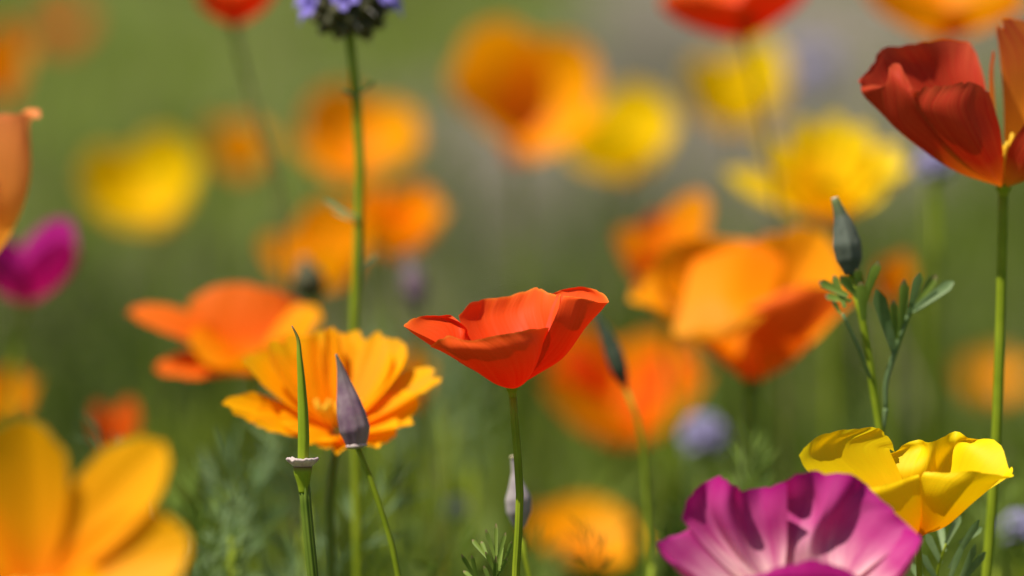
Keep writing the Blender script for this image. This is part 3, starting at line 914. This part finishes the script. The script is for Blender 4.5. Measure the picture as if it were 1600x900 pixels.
petal_net('petal', [[(-8, 2, 4), (-8, 2, 0), (-8, 4, -4)], [(-40, 30, 30), (-60, 30, 0), (-50, 50, -30)], [(-70, 90, 40), (-100, 96, 0), (-80, 130, -40)], [(-80, 170, 30), (-110, 190, 0), (-90, 210, -30)]], T, M['salmon'], root, seed=123, ruffle=4)
petal_net('petal', [[(-6, 2, 4), (0, 0, 8), (6, 2, 6)], [(-36, 20, 34), (-10, 10, 46), (24, 20, 40)], [(-60, 70, 60), (-10, 64, 78), (40, 80, 60)], [(-64, 120, 64), (-10, 130, 84), (44, 140, 64)]], T, M['salmon'], root, seed=124, ruffle=4)

# ------------------------------------------------------------------ seed pod with its collar
k = unit(1.5)
path, g = stem_path([(474, 738), (479, 800), (489, 900)], 1.5, (.012, .01))
root = thing('seed_pod', g, 'slender green seed pod with a pale frilled collar on a ribbed stem', 'seed pod')
tube('stem', path, [8 * k, 8 * k, 8.5 * k, 9 * k], M['stem_dark'], root, segs=32, n=40, ribs=8, rib_amp=.11)
tube('receptacle', [at(475, 770, 1.5), at(474, 752, 1.5), at(473, 738, 1.5), at(473, 729, 1.5)], [8 * k, 9.2 * k, 11.5 * k, 14 * k, 15 * k], M['pod'], root, segs=24, n=16)
tube('pod', [at(473, 732, 1.5), at(474, 680, 1.5), at(472, 620, 1.5), at(468, 560, 1.5), at(464, 525, 1.5), at(456, 509, 1.5)], [8.3 * k, 9 * k, 8.2 * k, 6.2 * k, 4 * k, 1.2 * k], M['pod'], root, segs=24, n=36, ribs=5, rib_amp=.05)
V, F = [], []
nu = 60
T = frame(473, 722, 1.5)
for a, (r, y) in enumerate([(12, -8), (17, -5), (22, 0), (25.5, 3), (23, 6), (16, 4), (9, 1)]):
    for j in range(nu):
        th = 2 * math.pi * j / nu
        fr = (1 + .16 * n1(math.cos(th) * 5, math.sin(th) * 5, 3)) if a in (2, 3, 4) else 1
        wob = 4.2 * n1(math.cos(th) * 3, math.sin(th) * 3, 8) if a in (2, 3, 4) else 0
        V.append(T((r * fr * math.cos(th), y + wob, r * fr * math.sin(th))))
F = [(a * nu + j, a * nu + (j + 1) % nu, (a + 1) * nu + (j + 1) % nu, (a + 1) * nu + j) for a in range(6) for j in range(nu)]
mesh_obj('collar', V, F, M['collar'], root)

# ------------------------------------------------------------------ buds
def bud(axis_px, radii, d, stem, mat, label, stem_mat='stem', stem_r=4.2, tip=None, collar=False, drift=(.004, .01)):
    """Pointed bud: axis pixels run from its base to its tip, radii in px."""
    k = unit(d)
    path, g = stem_path([axis_px[0]] + stem, d, drift)
    root = thing('flower_bud', g, label, 'bud')
    tube('stem', path, [stem_r * k * .9, stem_r * k, stem_r * k * 1.1, stem_r * k * 1.2], M[stem_mat], root, segs=14, n=34)
    tube('bud_cap', [at(x, y, d) for x, y in axis_px], [r * k for r in radii], M[mat], root, segs=32, n=30, ribs=8, rib_amp=.055)
    if tip:
        p = np.array(axis_px[-1], float)
        q = p + (p - np.array(axis_px[-2], float)) * .12
        tube('tip', [at(*p, d), at(*((p + q) / 2), d), at(*q, d)], [tip * k * .7, tip * k, tip * k * .4], M['bud_tip'], root, segs=10)
    if collar:
        a, b = at(*axis_px[0], d), at(*axis_px[1], d)
        u_ = (b - a) / np.linalg.norm(b - a)
        tube('collar', [a - u_ * 5 * k, a - u_ * 2 * k, a + u_ * 3 * k, a + u_ * 6 * k], [collar * .5 * k, collar * k, collar * .95 * k, collar * .5 * k], M['collar'], root, segs=18)
    return root


bud([(557, 696), (555, 676), (547, 640), (537, 596), (531, 572), (525, 553)], [15, 23, 21.5, 17, 11, 5.5, 1.2], 1.53, [(565, 712), (590, 780), (612, 850), (628, 930)], 'bud_purple',
    'pointed mauve purple bud standing before the pleated orange poppy', stem_r=5, collar=17, drift=(.03, .01))
bud([(812, 822), (811, 806), (810, 780), (806, 750), (801, 716)], [10, 19, 20, 12, 5, 3], 1.56, [(816, 850), (828, 900)], 'bud_grey', 'grey mauve bud half hidden by the scarlet poppy stem', tip=5, stem_r=4.2, collar=9)
bud([(976, 600), (970, 585), (960, 555), (945, 520), (930, 490)], [6, 12.5, 14, 11, 8, 3], 1.66, [(984, 618), (998, 660), (1008, 740), (1014, 900)], 'bud_dark', 'dark slim bud tilted behind the scarlet poppy', stem_r=4, drift=(.006, .01))
root = bud([(1329, 430), (1328, 412), (1324, 385), (1316, 345), (1305, 312)], [9, 20, 22, 17, 10, 6], 1.555, [(1338, 460), (1351, 510), (1362, 590), (1376, 680), (1388, 900)], 'bud_green', 'blue-green pointed bud with divided leaves just below it', stem_r=7, tip=6.5, drift=(.004, .01))
d = 1.555
k = unit(d)
LF = [((1350, 500), (1345, 440), 20), ((1346, 470), (1312, 432), 18), ((1325, 462), (1280, 440), 16), ((1330, 470), (1290, 462), 14), ((1352, 470), (1372, 408), 20), ((1350, 455), (1338, 420), 16), ((1320, 480), (1303, 430), 14), ((1312, 490), (1302, 470), 12)]
stalk = tube('leaf_stalk', [at(1364, 600, d), at(1340, 540, d - .004), at(1316, 490, d - .006)], [2.5 * k, 3 * k, 2.6 * k], M['leaf_blue'], root, segs=8)
for i, (a, b, w) in enumerate(LF):
    v, f, uv = blade_geo(at(*a, d - .005), at(*b, d - .012 + .005 * (i % 4)), w * k, (.4 * math.sin(i * 1.9), -1, .3), bend=.15, na=8)
    mesh_obj('leaflet', v, f, M['leaf'], stalk, uv)
stalk = tube('leaf_stalk', [at(1384, 640, d), at(1384, 600, d), at(1396, 556, d), at(1420, 490, d)], [3 * k, 4.5 * k, 4.5 * k, 3.2 * k], M['leaf_blue'], root, segs=8)
tube('leaf_stalk', [at(1374, 700, d + .001), at(1380, 670, d), at(1384, 638, d)], [2.5 * k, 3 * k, 4 * k], M['leaf_blue'], root, segs=8)
for i, (a, b, w) in enumerate([((1398, 552), (1370, 452), 24), ((1408, 520), (1412, 436), 18), ((1424, 486), (1490, 440), 20), ((1424, 486), (1462, 430), 18), ((1420, 492), (1436, 426), 18), ((1402, 540), (1396, 468), 16), ((1430, 486), (1470, 456), 14)]):
    v, f, uv = blade_geo(at(*a, d), at(*b, d - .010 + .006 * (i % 4)), w * k, (.4 * math.sin(i * 2.3), -1, .3), bend=.12, na=8)
    mesh_obj('leaflet', v, f, M['leaf' if i % 2 else 'leaf_blue'], stalk, uv)
bud([(484, 468), (483, 450), (480, 430), (474, 404)], [10, 24, 26, 16, 5], 1.82, [(486, 520), (490, 640)], 'calyx', 'stubby green bud with a pale top left of the blue flower stem', stem_r=5, tip=9)
bud([(655, 480), (650, 455), (642, 420), (634, 392)], [10, 18, 17, 9, 4], 1.90, [(660, 540), (664, 700)], 'bud_purple', 'blurred grey bud right of the blue flower stem', stem_r=5)

# ------------------------------------------------------------------ blue globe flower heads
def floret(T, p, r, root, seed, mat='lilac'):
    """Small five-lobed blue flower, one mesh."""
    rr = random.Random(seed)
    V, F = [], []
    c = np.array(p, float)
    ax = c / (np.linalg.norm(c) + 1e-6) + np.array([0, .3, .2])
    ax /= np.linalg.norm(ax)
    e1 = np.cross(ax, (.2, .1, 1)); e1 /= np.linalg.norm(e1)
    e2 = np.cross(ax, e1)
    uv = []
    for i in range(5):
        a = i * 2 * math.pi / 5 + rr.random() * .3
        k0 = len(V)
        for (t, w, h) in ((.0, .10, -.7), (.35, .22, .1), (.7, .36, .35), (1.0, .2, .3)):
            dr = math.cos(a) * e1 + math.sin(a) * e2
            sd = -math.sin(a) * e1 + math.cos(a) * e2
            q = c + (dr * t + ax * h) * r
            V += [T(q - sd * w * r), T(q + sd * w * r)]
            uv += [(0, t), (1, t)]
        F += [(k0 + 2 * j, k0 + 2 * j + 1, k0 + 2 * j + 3, k0 + 2 * j + 2) for j in range(3)]
    mesh_obj('floret', V, F, M[mat], root, uv)


def globe_flower(cx, cy, d, R, stem, label, seed, n_cal=46, n_fl=14, stem_r=7, leafy=True, top=.15, group=None):
    k = unit(d)
    r = random.Random(seed)
    path, g = stem_path([(cx, cy + R * .55)] + stem, d, (.004, .015))
    root = thing('globe_flower', g, label, 'flower', group)
    tube('stem', path, [stem_r * k, stem_r * k, stem_r * k * 1.1, stem_r * k * 1.2], M['stem'], root, segs=14, n=36)
    T = frame(cx, cy, d)
    for i in range(n_cal):
        z = 1 - 2 * (i + .5) / n_cal
        th = i * 2.39996
        s = math.sqrt(1 - z * z)
        dr = np.array([s * math.cos(th), z, s * math.sin(th)])
        if dr[1] < -.86:
            continue
        q = dr * R * np.array([1, .92, 1])
        rr = R * .2 * r.uniform(.85, 1.15)
        ca = tube('calyx', [T(q * .25), T(q * .6), T(q * .85), T(q * 1.02)], [rr * k * .4, rr * k, rr * k * 1.1, rr * k * .45], M['calyx'], root, segs=8, n=8)
        if i % 2 == 0:
            sd = np.array([r.uniform(-.2, .2), r.uniform(-.2, .2), r.uniform(-.2, .2)]) * R
            tube('hair', [T(q * .9), T(q * 1.06 + sd * .4), T(q * 1.14 + sd)], [.9 * k, 1.3 * k, .5 * k], M['hair'], ca, segs=5, n=5)
        if dr[1] > top and i % 3 != 2 or (dr[1] > -.25 and dr[0] < -.4 and i % 2):
            floret(T, q * 1.14, R * .36, root, seed * 100 + i, 'violet')
    return root


root = globe_flower(545, 12, 1.645, 62, [(550, 90), (561, 210), (562, 320), (557, 430), (553, 520), (556, 700), (560, 900)], 'dark globe head of small blue flowers on a tall thin green stem', 5, stem_r=7.5, top=-.05)
k = unit(1.645)
for i, (a, b, w) in enumerate([((556, 150), (586, 128), 9), ((560, 152), (534, 142), 8), ((558, 340), (506, 312), 8), ((556, 345), (520, 330), 6), ((556, 420), (590, 396), 7)]):
    v, f, uv = blade_geo(at(*a, 1.643), at(*b, 1.635 + .006 * i), w * k, (.2, -1, .4), bend=.2, na=7)
    mesh_obj('leaf', v, f, M['leaf_blue'], root, uv)
for i, (cx, cy, d, R, lab) in enumerate([
    (1100, 682, 1.95, 36, 'blurred lilac flower head beside the dark stem of the broad orange poppy'),
    (1460, 258, 1.9, 30, 'blurred lilac flower head left of the tall dark red poppy cup'),
    (714, 796, 1.9, 20, 'tiny grey-lilac flower head low in the green grass'),
    (1592, 826, 1.75, 30, 'pale lilac flower head low beside the tall dark red poppy stem'),
    (1270, 110, 3.0, 40, 'large faded lilac flower head between the red-orange and dark red poppies'),
    (580, 600, 1.9, 26, 'pale blue-grey flower head beneath the pleated orange poppy')]):
    k = unit(d)
    path, g = stem_path([(cx, cy + R * .6), (cx + 4, cy + 120), (cx + 2, cy + 260)], d, (.0, .015))
    root = thing('lilac_flower', g, lab, 'flower')
    tube('stem', path, [5 * k, 5 * k, 6 * k], M['stem'], root, segs=10, n=24)
    T = frame(cx, cy, d)
    tube('calyx', [T((0, -R * .8, 0)), T((0, -R * .3, 0)), T((0, R * .2, 0)), T((0, R * .5, 0))], [5 * k, R * .55 * k, R * .7 * k, R * .3 * k], M['calyx'], root, segs=12)
    for j in range(18):
        z = 1 - 1.5 * (j + .5) / 18
        s = math.sqrt(1 - z * z)
        floret(T, np.array([s * math.cos(j * 2.4), z, s * math.sin(j * 2.4)]) * R * .75, R * .42, root, i * 77 + j)

# ------------------------------------------------------------------ leafy tufts one can pick out
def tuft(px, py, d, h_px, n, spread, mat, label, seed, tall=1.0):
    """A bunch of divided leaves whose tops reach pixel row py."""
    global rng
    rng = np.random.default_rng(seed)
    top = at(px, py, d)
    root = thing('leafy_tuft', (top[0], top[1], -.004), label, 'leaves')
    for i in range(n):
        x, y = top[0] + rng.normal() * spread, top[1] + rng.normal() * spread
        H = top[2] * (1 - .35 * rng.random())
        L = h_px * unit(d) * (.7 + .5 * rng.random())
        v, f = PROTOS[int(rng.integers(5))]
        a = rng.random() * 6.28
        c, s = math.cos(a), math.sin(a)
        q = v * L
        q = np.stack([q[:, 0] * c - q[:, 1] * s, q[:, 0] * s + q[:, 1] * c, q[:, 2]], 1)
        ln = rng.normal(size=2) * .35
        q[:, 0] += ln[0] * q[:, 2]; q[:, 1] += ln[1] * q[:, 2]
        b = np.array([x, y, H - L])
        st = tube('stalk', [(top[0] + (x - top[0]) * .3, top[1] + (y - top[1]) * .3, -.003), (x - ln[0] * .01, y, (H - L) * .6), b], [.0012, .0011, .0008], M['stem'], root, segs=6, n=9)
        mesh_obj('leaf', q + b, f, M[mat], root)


for i, (px, py, d, hp, n, sp, m, lab) in enumerate([
    (345, 640, 1.66, 190, 22, .016, 'leaf_blue', 'blue-green feathery leaves between the soft golden poppy and the seed pod'),
    (290, 700, 1.64, 180, 16, .012, 'leaf', 'dark green feathery leaves right of the soft golden poppy'),
    (600, 470, 1.86, 190, 10, .012, 'leaf', 'yellowish leaf tuft above the pleated orange poppy'),
    (690, 470, 2.0, 180, 9, .014, 'leaf_blue', 'hazy leaf tuft behind the scarlet poppy cup'),
    (1035, 670, 1.65, 170, 12, .010, 'leaf', 'green leaf tuft under the lilac flower behind the magenta poppy'),
    (1280, 600, 2.0, 190, 10, .02, 'leaf_blue', 'hazy pale leaves below the broad orange poppy'),
    (1480, 640, 1.9, 200, 12, .02, 'leaf', 'green leaf tuft behind the yellow poppy'),
    (640, 780, 1.68, 180, 12, .018, 'leaf', 'green leaf tuft right of the mauve bud stem'),
    (140, 640, 1.95, 170, 10, .02, 'leaf_blue', 'hazy leaves behind the soft golden poppy'),
    (858, 400, 2.75, 170, 34, .035, 'leaf_dark_and_shade', 'leafy tuft painted dark as shade behind the scarlet poppy'),  # this and the next three tufts are added, dark to imitate shadowed gaps
    (330, 420, 2.6, 170, 34, .035, 'leaf_dark_and_shade', 'leafy tuft painted dark as shade under the round yellow poppy'),
    (1000, 320, 3.1, 150, 34, .04, 'leaf_dark_and_shade', 'leafy tuft painted dark as shade below the wide yellow cup poppy'),
    (90, 470, 2.7, 170, 30, .04, 'leaf_dark_and_shade', 'leafy tuft painted dark as shade behind the small magenta poppy'),
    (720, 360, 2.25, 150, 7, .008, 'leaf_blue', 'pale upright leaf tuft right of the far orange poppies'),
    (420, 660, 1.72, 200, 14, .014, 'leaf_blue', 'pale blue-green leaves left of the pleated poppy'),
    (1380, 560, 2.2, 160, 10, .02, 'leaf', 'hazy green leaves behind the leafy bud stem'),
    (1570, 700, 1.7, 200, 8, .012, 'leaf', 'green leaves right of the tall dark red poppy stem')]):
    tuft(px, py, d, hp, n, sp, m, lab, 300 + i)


# ------------------------------------------------------------------ grass clumps that stand out
def grass_clump(px, py, d, n, spread, w_px, mat, label, seed):
    r = random.Random(seed)
    top = at(px, py, d)
    root = thing('grass_clump', (top[0], top[1], -.004), label, 'grass')
    k = unit(d)
    for i in range(n):
        bx, by = top[0] + r.gauss(0, spread * .4), top[1] + r.gauss(0, spread * .4)
        tx, ty, tz = top[0] + r.gauss(0, spread), top[1] + r.gauss(0, spread), top[2] * r.uniform(.72, 1.0)
        P = chord([(bx, by, -.003), (bx * .7 + tx * .3, by * .7 + ty * .3, tz * .55), (tx, ty, tz)], 9)
        a = r.random() * 3.14
        sd = np.array([math.cos(a), math.sin(a) * .5, 0])
        V, F = [], []
        for q, p in enumerate(P):
            w = w_px * k * .5 * (1 - (q / 8) ** 2.2 * .92)
            V += [p - sd * w, p + np.array([0, -w * .5, 0]), p + sd * w]
        for q in range(8):
            F += [(q * 3, q * 3 + 1, q * 3 + 4, q * 3 + 3), (q * 3 + 1, q * 3 + 2, q * 3 + 5, q * 3 + 4)]
        mesh_obj('blade', V, F, M[mat], root)


for i, (px, py, d, n, sp, w, m, lab) in enumerate([
    (700, 610, 1.85, 10, .012, 9, 'grass', 'green grass blades behind the scarlet poppy stem'),
    (1130, 610, 1.95, 9, .014, 10, 'leaf_blue', 'pale grass blades beneath the broad orange poppy'),
    (1250, 590, 2.05, 10, .016, 10, 'grass', 'green grass blades left of the leafy bud stem'),
    (575, 455, 1.9, 9, .008, 9, 'grass', 'yellow-green grass blades beside the blue flower stem'),
    (690, 430, 2.0, 7, .01, 10, 'yellow_leaf', 'yellowing grass blades behind the scarlet poppy'),
    (440, 700, 1.7, 8, .008, 8, 'grass', 'green grass blades beside the seed pod stem'),
    (890, 640, 2.1, 9, .02, 9, 'grass', 'green grass blades behind the low golden poppy'),
    (1500, 420, 2.3, 9, .02, 11, 'grass', 'green grass blades left of the tall dark red poppy stem'),
    (740, 300, 2.5, 8, .016, 12, 'leaf_blue', 'pale upright grass blades in the far hollow'),
    (330, 560, 2.0, 8, .016, 9, 'leaf_dark_and_shade', 'dark grass blades below the flat open orange poppy'),
    (1340, 100, 2.3, 6, .012, 11, 'leaf_dark_and_shade', 'dark grass blades above the jagged yellow poppy'),
    (50, 560, 2.1, 8, .016, 10, 'leaf_dark_and_shade', 'dark grass blades below the small magenta poppy')]):
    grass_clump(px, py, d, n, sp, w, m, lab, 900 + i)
